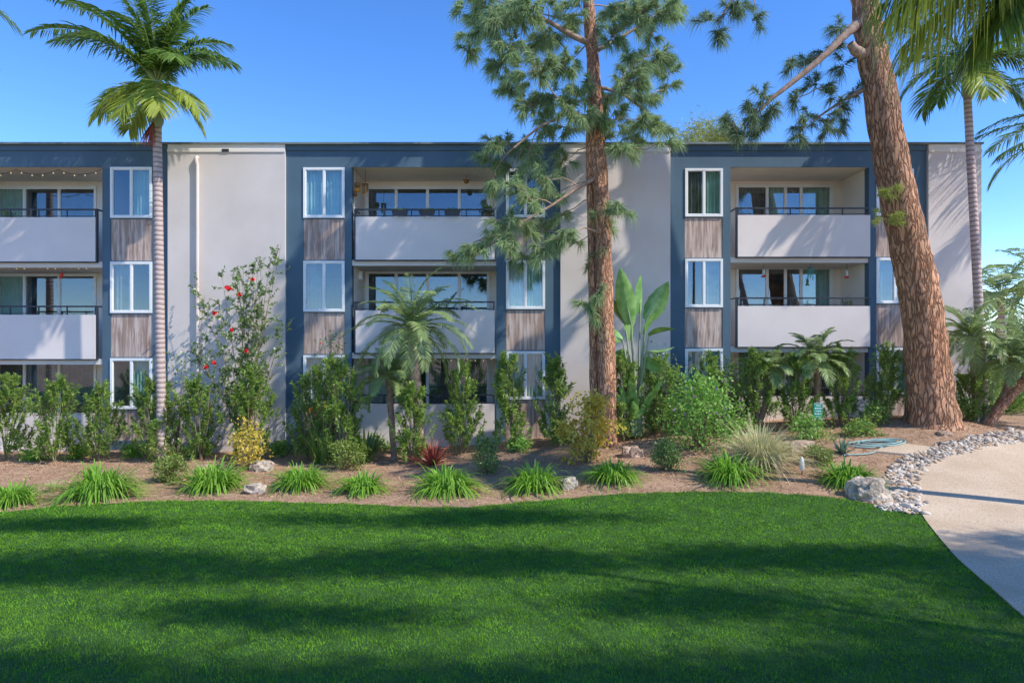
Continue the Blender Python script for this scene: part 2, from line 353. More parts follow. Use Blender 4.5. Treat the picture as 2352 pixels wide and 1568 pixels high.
for B in bays:
    x0,x1=fx(B['x'][0]),fx(B['x'][1]); ox0,ox1=fx(B['op'][0]),fx(B['op'][1])
    holes=[(ox0,ox1,ZB+.2,fz(384),.25)]
    for c in B['cols']:
        cx0,cx1=fx(c[0]),fx(c[1])
        for w in c[2]: holes.append((cx0,cx1,fz(w[1]),fz(w[0]),.2))
        for j,w in enumerate(c[2]):
            nb=c[2][j+1][0]-2 if j<2 else 1012
            holes.append((cx0,cx1,fz(nb),fz(w[1]+2),.03))
    mb=MB(); holed(mb,x0,x1,ZB,ZT,20.,holes,.2); mb.build('blue_wall',M['blue'],bl)
    mb=MB(); mb.box(x0+.01,x1-.01,19.955,19.997,fz(346),ZT-.002); mb.build('fascia',M['blue'],bl)
    for c in B['cols']:
        cx0,cx1=fx(c[0]),fx(c[1])
        for j,w in enumerate(c[2]):
            glazing('window',[cx0+.003,(cx0+cx1)/2,cx1-.003],fz(w[1])+.003,fz(w[0])-.003,19.965,.066,c[3][j])
            nb=c[2][j+1][0]-2 if j<2 else 1012
            p=MB(); p.box(cx0+.004,cx1-.004,20.02,20.05,fz(nb)+.004,fz(w[1]+2)-.004); p.build('wood_panel',M['wood'],bl)
    ztop=fz(384); mb=MB()
    mb.quad((ox0-.003,20.25,ZB),(ox0-.003,YB+.1,ZB),(ox0-.003,YB+.1,ztop),(ox0-.003,20.25,ztop))
    mb.quad((ox1+.003,20.25,ZB),(ox1+.003,YB+.1,ZB),(ox1+.003,YB+.1,ztop),(ox1+.003,20.25,ztop))
    mb.quad((ox0,20.02,ztop-.004),(ox1,20.02,ztop-.004),(ox1,YB+.1,ztop-.004),(ox0,YB+.1,ztop-.004))
    mb.build('recess_wall',M['soffit'],bl)
    holes=[]
    for k in range(3):
        zb=fz(B['bal'][k][1])+.04; zt=bz(B['dt'][k]); dbx=[bx(v) for v in B['db']]
        holes.append((dbx[0],dbx[-1],zb,zt,.15))
    mb=MB(); holed(mb,ox0-.02,ox1+.02,ZB,ztop+.05,YB,holes,.15); mb.build('recess_back_wall',M['soffit'],bl)
    for k in range(3):
        h=holes[k]; dbx=[bx(v) for v in B['db']]
        glazing('sliding_door',[dbx[0]+.003]+dbx[1:-1]+[dbx[-1]-.003],h[2]+.003,h[3]-.003,YB-.03,.07,B['dc'][k])
    for k in range(3):
        pt,pb,rl=B['bal'][k]; px0,px1=fx(B['par'][0]),fx(B['par'][1])
        mb=MB(); mb.box(ox0+.002,ox1-.002,20.03,YB-.002,fz(pb+13),fz(pb)+.002); mb.build('balcony_slab',M['slabedge'],bl)
        mb=MB(); mb.box(px0,px1,19.93,20.03-.002,fz(pb),fz(pt)); par=mb.build('parapet',M['parapet'],bl)
        mb=MB(); mb.box(px0-.03,px1+.03,19.92,20.025,fz(pb)-.035,fz(pb)-.003)
        zr=fz(rl)
        mb.box(px0,px1,19.96,20.0,zr-.045,zr)
        nn=5
        for j in range(nn+1):
            xx=px0+.02+(px1-px0-.04)*j/nn; mb.box(xx-.015,xx+.015,19.965,19.995,fz(pt)+.001,zr-.045)
        mb.box(px0+.02,px1-.02,19.97,19.99,fz(pt)+.03,fz(pt)+.05)
        gx0=px0-.03 if B['gap']=='l' else px1+.03
        mb.box(gx0-.022,gx0+.022,19.95,20.01,fz(pb)-.03,zr)
        mb.box(gx0-.02,gx0+.02,20.01,20.6,zr-.04,zr)
        mb.build('railing',M['metal'],par)
for a,b_ in ((-700,-250),(389,657),(1287,1538),(2128,2249)):
    mb=MB(); mb.box(fx(a),fx(b_),19.9,20.15,ZB,fz(352)); mb.build('stucco_panel',M['stucco'],bl)
    mb=MB(); mb.box(fx(a),fx(b_),19.87,20.15,fz(352)+.003,fz(345)); mb.box(fx(a)+.002,fx(b_)-.002,19.9,20.15,fz(345)+.003,ZT-.003); mb.build('cornice',M['soffit'],bl)
XL,XR=fx(-700),fx(2249)
mb=MB(); mb.box(XL-.03,XR+.04,19.85,34,ZT,ZT+.055); mb.build('roof',M['roof'],bl)
mb=MB(); mb.box(XR-.25,XR-.003,20.152,34,ZB,ZT-.003); mb.box(XL+.003,XL+.25,20.152,34,ZB,ZT-.003); mb.box(XL+.25,XR-.25,33.7,34,ZB,ZT-.003); mb.build('side_wall',M['stucco'],bl)
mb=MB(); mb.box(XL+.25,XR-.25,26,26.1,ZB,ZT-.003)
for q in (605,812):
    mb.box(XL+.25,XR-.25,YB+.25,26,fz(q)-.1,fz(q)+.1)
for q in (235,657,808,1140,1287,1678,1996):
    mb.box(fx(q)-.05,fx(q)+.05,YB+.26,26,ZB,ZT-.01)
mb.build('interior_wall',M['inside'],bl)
mb=MB(); p0=fx(457)
mb.tube([(p0+.0,19.9,fz(363)),(p0,19.83,fz(366)),(p0,19.83,fz(374)),(p0+.03,19.83,fz(382)),(p0+.03,19.83,fz(600)),(p0+.03,19.83,-.1)],.05,10); mb.build('drainpipe',M['stucco'],bl,smooth=True)
mb=MB(); mb.box(fx(514),fx(530),19.86,19.868,fz(352),fz(345)); mb.build('vent',M['metal'],bl)
mb=MB(); v=at(1071,418,20.9); mb.rock(v,.07,.07,.05,1,2,0); mb.box(v.x-.09,v.x+.09,v.y-.09,v.y+.09,v.z+.04,v.z+.06); mb.box(v.x-.01,v.x+.01,v.y-.01,v.y+.01,v.z+.06,fz(384)); mb.build('ceiling_lamp',M['rust'],bl)
v=at(821,633,21.0); mb=MB(); mb.box(fx(808),fx(808)+.1,v.y-.06,v.y+.06,v.z-.12,v.z+.12); mb.build('wall_lamp',M['white'],bl)
mb=MB(); mb.box(15.2,24,23.6,23.8,0,2.15); w=mb.build('boundary_wall',M['blue'],org=(19,23.7,0)); tag(w,'low dark blue boundary wall beyond the right end of the building','wall')
# ------------------------------------------------------------ palms
def frond(parent,base,az,e0,L,bend,npair,ll,lw,mat,ldroop=.5,fwd=.55,vee=.25,name='frond'):
    T=np.linspace(0,1,22); e=e0-bend*T**1.25
    d=np.stack([np.cos(e)*math.cos(az),np.cos(e)*math.sin(az),np.sin(e)],-1); p=np.concatenate([[[0,0,0]],np.cumsum(d[:-1]*L/21,0)])+np.array(list(base))
    mb=MB(); mb.tube(p,np.linspace(.028,.005,22)*(L/3.5)**.6,5); r=mb.build(name,M['rach'],parent)
    tt=np.linspace(.14,.995,npair); q=np.stack([np.interp(tt,T,p[:,i]) for i in range(3)],-1); dd=unit(np.stack([np.interp(tt,T,d[:,i]) for i in range(3)],-1))
    side=np.array([-math.sin(az),math.cos(az),0.]); up=np.cross(dd,side); up*=np.sign(up[:,2:3]+1e-6)*1
    prof=np.clip(np.sin(np.pi*(.12+.84*tt)),.15,1)**.6
    mb=MB()
    for s_ in (-1,1):
        D=s_*side[None]*1.0+dd*(fwd+.9*tt[:,None]**3)+up*vee+rng.normal(size=(npair,3))*.09
        mb.strips(q,D,ll*prof*rng.uniform(.85,1.1,npair),lw,ldroop*rng.uniform(.6,1.3,npair),3,'leaf',roll=rng.uniform(-.5,.5,npair)+.5*s_)
    mb.build('leaflets',mat,r)
def palm(name,label,cat,base,top,r0,r1,fr,npair,ll,lw,mat,shaft=0,group=None,curve=0,rough=0,tm='palmtrunk',ldroop=.5,bract=None):
    t=thing(name,label,cat,base,group); b_=Vector(base); tp=Vector(top); k=26
    pts=[]
    for i in range(k):
        u=i/(k-1); q=b_.lerp(tp,u); q.x+=curve*math.sin(math.pi*u); pts.append(q)
    pts[0].z-=.1
    R=[r0+(r1-r0)*(i/(k-1)) for i in range(k)]; R[0]*=1.35; R[1]*=1.12
    mb=MB(); mb.tube(pts,R,14,rough,9)
    if rough:
        for i in range(4,k):
            for j in range(7):
                a=U(0,6.28); q=pts[i]; d=Vector((math.cos(a),math.sin(a),.9)); mb.strips([list(q+d*R[i]*.6)],[list(d)],r0*1.1,r0*.45,0,1,'taper')
    mb.build('trunk',M[tm],t,smooth=not rough)
    cr=tp.copy()
    if shaft:
        mb=MB(); u=[0,.1,.35,.7,1]; mb.tube([tp+Vector((0,0,shaft*a)) for a in u],[r1*1.05,r1*1.5,r1*1.45,r1*1.1,r1*.75],14); mb.build('crownshaft',M['shaft'],t,smooth=True); cr=tp+Vector((0,0,shaft*.93))
    if bract:
        mb=MB(); q=Vector(bract); mb.strips(np.tile(list(q+Vector((.1,0,.25))),(60,1)),np.array([-.3,0,-1.])+rdir(60)*.35,.6,.035,.2,2,'leaf'); mb.build('flower_stalk',M['bract'],t)
    for i,f in enumerate(fr):
        az,e0,L,bend=f[:4]; mt=f[4] if len(f)>4 else mat; ld=f[5] if len(f)>5 else ldroop
        frond(t,cr+Vector((0,0,U(-.08,.08))),math.radians(az),math.radians(e0),L,bend,npair,ll,lw,M[mt],ld)
    return t
def rf(n,L,elo,ehi,b0,b1,jit=12,lm=.15):
    out=[]
    for i in range(n):
        u=i/(n-1); e=ehi+(elo-ehi)*u; out.append(((i*137.5+U(-jit,jit))%360,e+U(-6,6),L*U(1-lm,1+lm),b0+(b1-b0)*(1-u)+U(-.15,.15)))
    return out
b0=foot(372,18.3)
fr=[(178,52,4.0,1.2),(172,70,3.9,1.2),(190,62,3.6,1.0),(150,74,3.4,1.0),(5,66,2.4,1.5),(-12,52,2.3,1.5),(25,60,2.4,1.5),(345,78,2.6,1.2),(190,82,3.1,.7),(90,78,2.8,.8),(270,72,2.8,.9),(285,80,3.0,.7),(15,84,2.8,.6),(165,86,3.2,.4),(250,86,3.0,.4),(60,84,2.9,.5),
    (230,45,2.4,1.3),(310,35,2.0,1.4),(120,45,2.6,1.3),(60,60,2.6,1.2),(200,50,2.7,1.4),(215,-15,1.9,.9,'frondy'),(300,-20,1.8,.9,'frondy'),(255,-25,1.8,.8,'frondy'),(340,-5,1.8,1.1,'frondy'),(185,0,1.8,1.2,'frondy'),(160,-35,1.5,.5,'frondy'),(20,-30,1.5,.6,'frondy')]
palm('palm_tree','tall king palm with grey ringed trunk against the left bay of the building','palm tree',b0,at(361,292,18.3),.125,.11,fr,70,.72,.05,'frond',1.25,bract=at(343,300,18.15))
palm('palm_tree','palm just outside the top left corner, only frond tips showing','palm tree',foot(-260,18.5),at(-260,60,18.5),.13,.11,rf(12,3.0,10,80,1.5,1.1)+[(3,50,3.4,1.3)],50,.8,.05,'frond',1.1)
palm('palm_tree','slim king palm with pinkish trunk at the right corner of the building','palm tree',foot(2262,18.9),at(2222,225,18.9),.125,.10,
     rf(7,2.2,0,80,1.4,1.0)+[(185,40,2.0,1.6),(215,15,1.9,1.4),(200,-30,1.7,.7),(0,45,2.4,1.6),(-20,15,2.1,1.4),(260,-30,1.7,.7,'frondy'),(330,-25,1.7,.8),(160,10,1.9,1.4)],56,.7,.05,'frond',1.05)
palm('palm_tree','tall palm beyond the top right corner with yellow green fronds hanging down','palm tree',foot(2740,12.0),at(2450,-10,12.0),.14,.11,
     rf(6,2.4,30,80,1.3,1.0)+[(180,8,3.5,.8,'frondy',1.4),(184,-6,3.6,.7,'frondy',1.4),(177,-18,3.3,.55,'frondy',1.3),(188,18,3.6,.95,'frondy',1.3),(172,2,3.4,.8,'frondy',1.3),(181,24,3.7,1.0,'frondy',1.3),(170,-38,2.4,.5,'frond',.9),(200,-30,2.4,.6,'frond',.9)],90,1.05,.05,'frond',1.0,ldroop=.7)
palm('palm_tree','dark palm outside the right edge, fronds reaching in beside the slim palm','palm tree',foot(2600,19.5),at(2530,380,19.5),.15,.12,rf(12,3.2,-5,75,1.4,1.1)+[(182,5,3.2,.8),(175,28,3.4,1.1),(190,48,3.6,1.2),(200,-12,2.8,.8),(178,15,3.5,.7)],56,.8,.045,'frond',1.0)
for (px,py,Yd,L,lab) in ((2300,680,30,2.6,'distant feathery palm showing above the boundary wall, left of two'),(2400,650,34,3.0,'distant feathery palm at the right edge above the boundary wall')):
    palm('palm_tree',lab,'palm tree',foot(px,Yd),at(px,py,Yd),.16,.13,rf(18,L,-10,80,1.6,1.2),38,.7,.07,'datefrond',0)
date=[('pygmy date palm with arching yellow green fronds before the middle balconies',948,752,17.9,1.8,38,965,.0),
      ('small low pygmy date palm crown left of the bigger one by the middle balcony',893,868,18.2,1.0,22,905,0),
      ('pygmy date palm with leaning trunk below the right balconies',1872,822,18.2,1.0,28,1862,.12),
      ('pygmy date palm showing left of the one below the right balconies, slender trunk',1770,848,18.4,.8,18,1735,.1),
      ('pygmy date palm at the right corner of the building behind the big pine',2228,770,18.4,1.3,30,2240,.05),
      ('young pygmy date palm right of the building corner with grey fronds',2320,830,18.0,1.2,26,2255,.25)]
for lab,px,py,Yd,L,nf,bxp,cv in date:
    palm('date_palm',lab,'palm',foot(bxp,Yd),at(px,py,Yd),.12 if L>1.4 else .08,.14 if L>1.4 else .09,rf(nf,L,-15,84,1.5,1.2,lm=.12),56,.34 if L>1.4 else .27,.022,'datefrond',0,curve=cv,rough=.25,tm='branch',ldroop=.3)
palm('date_palm','leaning orange barked date palm trunk at the right edge of the photo','palm',foot(2270,17.6),at(2420,810,17.6),.10,.12,rf(20,1.5,-20,75,2.,1.4),44,.3,.024,'datefrond',0,curve=-.1,rough=.25,tm='pinebark2',ldroop=.35)
# ------------------------------------------------------------ pines
def tufts(mb,C0,dirs,n,L,W,droop,spread=.85):
    for c,d in zip(C0,dirs):
        P=np.array(c)+np.array(d)*rng.uniform(-.18,.06,(n,1)); D=np.array(d)*.85+rdir(n)*spread; D[:,2]+=.12
        mb.strips(P,D,rng.uniform(.6,1.1,n)*L,W,droop,2,'taper',roll=rng.uniform(0,3,n))
def pine(name,label,trunks,Yb,clusters,nmat,bmat,nt_=60,L=.30,W=.014,base=None,ntf=11,lowY=19.3,branches=()):
    t=thing(name,label,'pine tree',base)
    TR=[]
    for tr_ in trunks:
        ps=[(at(q[0],q[1],Yb+(q[3] if len(q)>3 else 0)),q[2]/F*Yb/2) for q in tr_]
        ts=np.linspace(0,len(ps)-1,60)
        xs=resample([p[0].x for p in ps],[p[0].z for p in ps],60); ysz=np.interp(ts,range(len(ps)),[p[0].y for p in ps]); rr=np.interp(ts,range(len(ps)),[p[1] for p in ps])
        P=[Vector((xs[i][0],ysz[i],xs[i][1])) for i in range(60)]
        mb=MB(); mb.tube(P,rr,26,.16,5); mb.build('trunk',bmat,t,smooth=True); TR.append((P,rr))
    anch=[]
    for br in branches:
        pts=[at(a,b_,Yb+dy) for a,b_,dy,r in br]; mb=MB(); mb.tube(pts,[r/F*Yb/2 for a,b_,dy,r in br],9,.1,6); mb.build('branch',M['branch'],t,smooth=True); anch+=pts[1:]
    nb=MB(); P,rr=TR[0]; cl=[]
    for (px,py,r,*rest) in clusters:
        dy=rest[0] if rest else U(-1.3,1.3); Yc=Yb+dy
        if py>320: Yc=min(Yc,lowY)
        c=at(px,py,Yc); tx=abs(c.x-np.interp(c.z,[p.z for p in P],[p.x for p in P])); cl.append((tx,c,r/F*Yc,r,rest,py))
    cl.sort(key=lambda q:q[0])
    for tx,c,R,r,rest,py in cl:
        off=.28*tx if py>330 else -.35*tx
        zz=c.z+off; i=int(np.argmin([abs(p.z-zz) for p in P])); a=P[i]
        if len(rest)>1: a=at(rest[1],rest[2],Yb)
        for q in anch:
            if (q-c).length<(a-c).length*.62: a=q
        anch.append(c)
        mid=a.lerp(c,.5)+Vector((U(-.1,.1),U(-.1,.1),.12*(c-a).length*(1 if py>330 else -.4)))
        pts=[a,a.lerp(mid,.5)+Vector((0,0,.03)),mid,mid.lerp(c,.5)+Vector((U(-.06,.06),0,U(-.05,.05))),c]
        ln=(c-a).length; r0=min(.038,.009+.011*ln)
        mb=MB()
        if ln>.15: mb.tube(pts,[r0,r0*.85,r0*.7,r0*.5,r0*.3],6)
        n=max(3,int(ntf*(r/45)**1.6)); out=unit(np.array(list((c-a)))[None])[0]; cs=[];ds=[]
        for k in range(n):
            d=unit(rng.normal(size=3)); d[2]*=.75; q=np.array(list(c))+d*R*rng.random()**.45
            dd=unit(d*.8+out*.35+np.array([0,0,.15])); cs.append(q); ds.append(dd)
            mb.tube([list(c.lerp(mid,U(0,.35))),list((Vector(q)+c)/2+Vector((0,0,-.03))),list(q)],[r0*.3+.003,.006,.004],4)
        mb.build('branch',M['branch'],t); tufts(nb,cs,ds,nt_,L,W,.55)
    nb.build('crown',nmat,t)
    return t
cp=[(1090,20,50),(1100,75,48),(1075,120,30),(1140,50,50),(1175,110,50),(1150,150,40),(1200,30,50),(1250,80,48),(1230,160,60),(1190,200,50),(1260,220,55),(1215,245,45),(1290,150,45),(1300,60,42),(1330,10,40),
 (1420,10,45),(1460,40,50),(1520,30,50),(1550,10,30),(1500,80,35),(1410,80,40),(1450,130,45),(1500,145,50),(1540,165,38),(1530,200,30),(1440,190,50),(1400,230,45),(1470,230,42),(1500,215,30),(1330,210,45),(1320,260,48),(1290,290,40),(1370,270,35),
 (1420,270,40),(1480,285,42),(1520,295,38),(1460,320,38),(1430,345,35),(1530,330,25),(1390,320,30),(1250,290,32),
 (1200,330,36),(1150,330,38),(1120,365,36),(1170,385,37),(1220,370,37),(1130,415,34),(1190,430,37),(1250,410,37),(1270,450,36),(1220,460,34),(1290,370,34),
 (1160,500,37),(1210,520,37),(1250,530,37),(1180,555,37),(1240,575,37),(1130,545,34),(1100,580,36),(1065,590,34),(1290,545,36),(1200,590,34),(1290,490,26),(1320,560,24),
 (1390,490,28),(1425,475,34),(1400,515,22),(1370,580,20),(1345,700,24),(1375,670,18),(1380,740,18),(1350,610,16),(1185,20,40),(1370,60,30),(1480,-20,50),(1250,-10,50),(1120,-20,50)]
cp+= [(x+U(-28,28),y+U(-25,25),r*.65) for x,y,r in cp if r>=42]
pb=foot(1388,17.9)
pine('pine_tree','twin stemmed pine with drooping grey green needles in the centre of the building',
 [[(1398,1075,48),(1394,930,42),(1391,760,40),(1387,600,38),(1381,450,36),(1371,300,34),(1362,150,30),(1352,0,26),(1345,-180,18)],
  [(1370,1075,24,.16),(1366,930,22,.16),(1363,750,20,.16),(1359,550,19,.16),(1355,400,18,.14),(1354,300,16,.1),(1358,180,12,0)]],17.9,cp,M['needle'],M['pinebark2'],80,.30,.021,pb,12,
 branches=[[(1372,108,0,16),(1320,85,-.1,13),(1260,50,-.2,10),(1200,35,-.3,6)],[(1365,120,0,12),(1410,95,.2,9),(1470,60,.3,6)],[(1376,405,0,10),(1330,430,-.3,8),(1270,470,-.5,6),(1200,510,-.6,5),(1120,565,-.7,4)],[(1372,270,0,9),(1300,262,-.3,7),(1240,290,-.5,6),(1180,340,-.6,4)],[(1378,200,0,9),(1430,215,.2,7),(1490,260,.3,5)]])
rp=[(1625,45,30,-.3,1680,0),(1650,80,30,-.3,1680,0),(1670,30,35,-.3,1720,-30),(1700,15,35,-.3,1740,-30),(1735,45,22,-.3,1720,-30),
 (1690,290,38,-.3,1745,250),(1725,270,40,-.2,1745,250),(1745,215,32,-.3,1790,215),(1720,240,30,-.2,1745,250),(1770,255,34,-.2,1780,225),(1700,315,26,-.2,1740,255),(1755,300,30,-.1,1745,250),(1665,265,22,-.2,1745,250),
 (1850,140,34,.3,1890,130),(1895,120,34,.3,1930,95),(1930,150,26,.3,1970,130),(1870,190,34,.3,1960,150),(1905,215,34,.3,1985,200),(1930,250,30,.2,1985,205),(1880,265,34,.2,1930,235),(1845,290,34,.2,1890,262),(1900,300,30,.2,1900,262),(1820,230,26,.2,1890,200),(1940,280,22,.2,1930,235),(1830,310,24,.2,1870,275),
 (1960,200,24,.2,1990,210),(1925,60,26,-.3,1960,80),(1810,150,20,.1,1850,160)]
rb=foot(2142,17.5)
t=pine('pine_tree','huge leaning pine with thick orange brown plated trunk at right',
 [[(2142,1000,150),(2142,968,118),(2138,930,104),(2132,860,92),(2116,700,85),(2092,580,82),(2053,400,76),(2018,200,68),(1999,100,62),(1984,0,57),(1955,-180,50),(1930,-400,36)]],17.5,rp,M['needled'],M['pinebark'],75,.32,.017,rb,10,lowY=19.5,
 branches=[[(1985,45,0,28),(1945,75,-.2,20),(1900,122,-.25,16),(1850,165,-.3,13),(1800,205,-.3,11),(1770,228,-.3,9),(1745,255,-.3,6)],[(2000,200,0,15),(1970,212,.1,10),(1930,235,.2,7),(1870,275,.2,4)],[(1960,-120,0,22),(1850,-110,-.2,15),(1740,-40,-.3,9),(1680,0,-.3,6),(1650,50,-.3,4)],[(1990,130,0,28),(1964,116,-.3,24),(1953,100,-.35,18)]])
mb=MB(); cs=[at(2050+U(-22,22),440+U(-15,15),16.9) for _ in range(7)]+[at(2068+U(-22,22),502+U(-12,12),16.8) for _ in range(6)]+[at(2015,480+U(-30,30),17) for _ in range(3)]
tufts(mb,[list(c) for c in cs],[unit(np.array([U(-1,1),-.8,U(-.3,.8)])) for _ in cs],45,.24,.013,.3); mb.build('trunk_tuft',M['needley'],t)
# trees outside the frame that shade the lawn
EL,AZ=math.radians(45),math.radians(116)
S=Vector((math.cos(EL)*math.sin(AZ),math.cos(EL)*math.cos(AZ),math.sin(EL)))
def shade_tree(label,base,targets):
    """targets: (lawn x, lawn y, crown z, rx, ry, rz, clumps): boughs of one tree"""
    base=(base[0],base[1],float(hgt(*base[:2]))); t=thing('shade_tree',label,'tree',base); b_=Vector(base)-Vector((0,0,.1))
    cs=[Vector((tx+S.x/S.z*cz,ty+S.y/S.z*cz,cz)) for tx,ty,cz,*r in targets]
    mean=sum(cs,Vector())/len(cs); top=Vector((b_.x*.7+mean.x*.3,b_.y*.7+mean.y*.3,max(c.z for c in cs)+1)); k=20
    tp=[b_.lerp(top,i/(k-1)) for i in range(k)]
    mb=MB(); mb.tube(tp,np.linspace(.11,.04,k),12,.1,4); mb.build('trunk',M['pinebark'],t,smooth=True)
    nb=MB(); bb=MB()
    for c0,(tx,ty,cz,rx,ry,rz,ncl) in zip(cs,targets):
        bb.tube([list(tp[-4]),list((tp[-4]+c0)/2+Vector((0,0,.5))),list(c0)],[.022,.018,.012],6)
        for i in range(ncl):
            d=unit(rng.normal(size=3)); c=np.array(list(c0))+d*np.array([rx,ry,rz])*rng.random()**.5
            bb.tube([list(c0),list((Vector(c)+c0)/2+Vector((0,0,.1))),list(c)],[.009,.007,.004],4)
            n=330; P=c+rng.normal(size=(n,3))*np.array([.62,.22,.18]); nb.strips(P,rdir(n),rng.uniform(.18,.32,n),.09,.2,1,'leaf',roll=rng.uniform(0,3,n))
    bb.build('branches',M['branch'],t); nb.build('crown',M['needled'],t)
shade_tree('tall spreading tree rising close to the camera on its right',(6.0,-1.0),[(-5.2,6.2,10.5,3.6,.7,.6,38),(-5.8,9.7,10.8,3.4,.6,.6,26),(-2.5,8.0,10,1.8,.3,.4,8)])
shade_tree('tall spreading tree standing right of the camera beside the path',(10.5,0.5),[(.2,6.1,10.5,3.2,.7,.6,36),(-1.2,12.3,10.2,3.8,.3,.4,18),(2.6,8.3,9.5,1.8,.35,.4,10)])
shade_tree('tree across the path in the right foreground outside the photo',(13.6,2.4),[(4.4,6.9,9.5,2.4,.8,.6,28),(7.2,8.7,9.3,1.5,1.3,.5,44)])
shade_tree('tree near the path bend outside the right side of the photo',(14.4,5.6),[(4.3,10.1,9.6,2.8,.5,.5,26),(8.6,10.8,9.2,1.3,.35,.4,8)])
shade_tree('tall tree with a wide flat crown far right outside the photo',(12.4,4.2),[(-.2,10.0,10.5,2.8,.5,.5,22),(-7.6,11.9,11.2,2.4,.35,.4,10)])
# ------------------------------------------------------------ shrubs
def podo(label,px,top,Yd,w,seed):
    b_=foot(px,Yd); tp=at(px,top,Yd); H=tp.z-b_.z; R=w/F*Yd/2
    t=thing('hedge_shrub',label,'shrub',b_,'upright podocarpus shrubs along the building')
    mb=MB(); lv=MB(); k=5
    for i in range(k):
        a=i*2.4+seed; ex=R*.45*math.cos(a); ey=R*.45*math.sin(a); hh=H*U(.72,.97)
        mb.tube([(b_.x,b_.y,b_.z-.05),(b_.x+ex*.4,b_.y+ey*.4,b_.z+hh*.3),(b_.x+ex,b_.y+ey,b_.z+hh*.9)],[.02,.014,.006],5)
    ns=int(84*(H/2.2)*(R/.55)**.7)+20; lean=U(-.1,.1)
    for i in range(ns):
        u=U(.04,1); prof=(math.sin(math.pi*min(1,.2+u*.8))**.5)*(1+.22*math.sin(u*9+seed*2)); a=U(0,6.28); rr=R*prof*U(.15,.88)
        d=unit(np.array([math.cos(a)*.5,math.sin(a)*.5,U(.7,1.8)])); ln=U(.2,.4)
        s0=np.array([b_.x+rr*math.cos(a)+lean*u*H,b_.y+rr*math.sin(a),b_.z+u*H*.88]); e=s0+d*ln
        mb.tube([list(s0-d*.15),list(e)],[.006,.003],3)
        n=52; tt=rng.uniform(0,1,n)**.8; P=s0+d*ln*tt[:,None]; D=d*(.4+.6*tt[:,None])+rdir(n)*.8
        lv.strips(P,D,rng.uniform(.09,.15,n),.029,.25,2,'leaf',roll=rng.uniform(-.8,.8,n))
    mb.build('stem',M['twig'],t); lv.build('foliage',M['podo'],t)
hed=[('podocarpus shrub cut by the left edge of the photo',14,855,18.5,98),
('podocarpus shrub second from the left edge, in front of the lower left balcony',125,866,18.2,118),
('podocarpus shrub third from the left, below the left balcony end',228,876,18.3,102),
('podocarpus shrub just right of the tall left palm trunk',362,860,18.4,110),
('podocarpus shrub at the foot of the drainpipe wall',462,866,18.4,105),
('tall podocarpus shrub growing in front of the red flowered camellia',572,832,18.2,115),
('podocarpus shrub before the left window column of the middle bay',705,832,18.4,98),
('large podocarpus shrub standing forward, left of the small date palm',790,812,17.6,118),
('narrow podocarpus shrub under the pygmy date palm crown',942,878,17.5,88),
('podocarpus shrub before the middle ground floor balcony, right part',1058,828,18.3,90),
('podocarpus shrub below the right window column of the middle bay',1180,808,18.4,84),
('podocarpus shrub at the left edge of the central grey wall panel',1272,810,18.4,82),
('podocarpus shrub directly right of the central pine trunk',1432,815,18.2,86),
('podocarpus shrub right of the giant bird of paradise',1520,812,18.3,96),
('podocarpus shrub behind the bright purple flowered bush',1615,812,18.5,94),
('podocarpus shrub left of the leaning date palm, below right balcony',1735,800,18.2,92),
('podocarpus shrub under the right date palm crown',1828,812,18.0,86),
('podocarpus shrub behind the green sign',1930,792,18.2,92),
('podocarpus shrub directly left of the huge pine trunk',2030,792,18.2,94),
('podocarpus shrub peeping between huge pine and building corner',2240,855,18.2,75)]
for i,h in enumerate(hed): podo(*h,i)
def bush(name,label,px,base_py,top,w,mat,leafL,leafW,ncl,nl,group=None,Yd=None,cat='shrub',flower=None,nfl=0,up=.3,tight=.17):
    b_=ground_at(px,base_py) if Yd is None else foot(px,Yd); Yd=b_.y
    tp=at(px,top,Yd); H=max(.15,tp.z-b_.z); R=w/F*Yd/2
    t=thing(name,label,cat,b_,group); st=MB(); lv=MB()
    for i in range(ncl):
        u=U(.12,1); a=U(0,6.28); prof=math.sin(math.pi*min(1,.2+.75*u))**.5; rr=R*prof*math.sqrt(random.random())
        c=np.array([b_.x+rr*math.cos(a),b_.y+rr*math.sin(a),b_.z+u*H*.93])
        st.tube([(b_.x+U(-.03,.03),b_.y,b_.z-.03),((b_.x+c[0])/2,(b_.y+c[1])/2,b_.z+(c[2]-b_.z)*.6),list(c)],[.012,.007,.004],4)
        P=c+rng.normal(size=(nl,3))*R*tight; D=rdir(nl); D[:,2]+=up; D+=unit(P-c)*.5
        lv.strips(P,D,rng.uniform(.7,1.2,nl)*leafL,leafW,.2,2,'leaf',roll=rng.uniform(0,3,nl))
    st.build('stem',M['twig'],t); lv.build('foliage',mat,t)
    for i in range(nfl):
        a=U(0,6.28); u=U(.4,1); rr=R*math.sin(math.pi*min(1,.2+.7*u))**.5*1.02; c=np.array([b_.x+rr*math.cos(a),b_.y-abs(rr*math.sin(a)),b_.z+u*H])
        n=9; fl=MB(); fl.strips(np.tile(c,(n,1)),rdir(n)+np.array([0,-.4,.2]),.04,.028,0,2,'leaf',roll=rng.uniform(0,3,n)); fl.build('flower',flower,t)
    return t
bush('golden_shrub','golden leaved shrub in front of the camellia on the left',568,1078,960,110,M['gold'],.10,.05,24,28,'golden shrubs')
bush('golden_shrub','golden yellow shrub beside the foot of the central pine',1352,1062,908,124,M['gold'],.11,.06,40,42,'golden shrubs')
bush('flowering_shrub','bright green shrub dotted with tiny purple flowers right of centre',1608,1030,868,175,M['bright'],.09,.05,76,42,flower=M['flp'],nfl=10,tight=.2)
bush('box_shrub','small two tiered rounded shrub left of the tall left daylilies',388,1108,1045,75,M['box'],.05,.034,36,60,'small dark rounded shrubs')
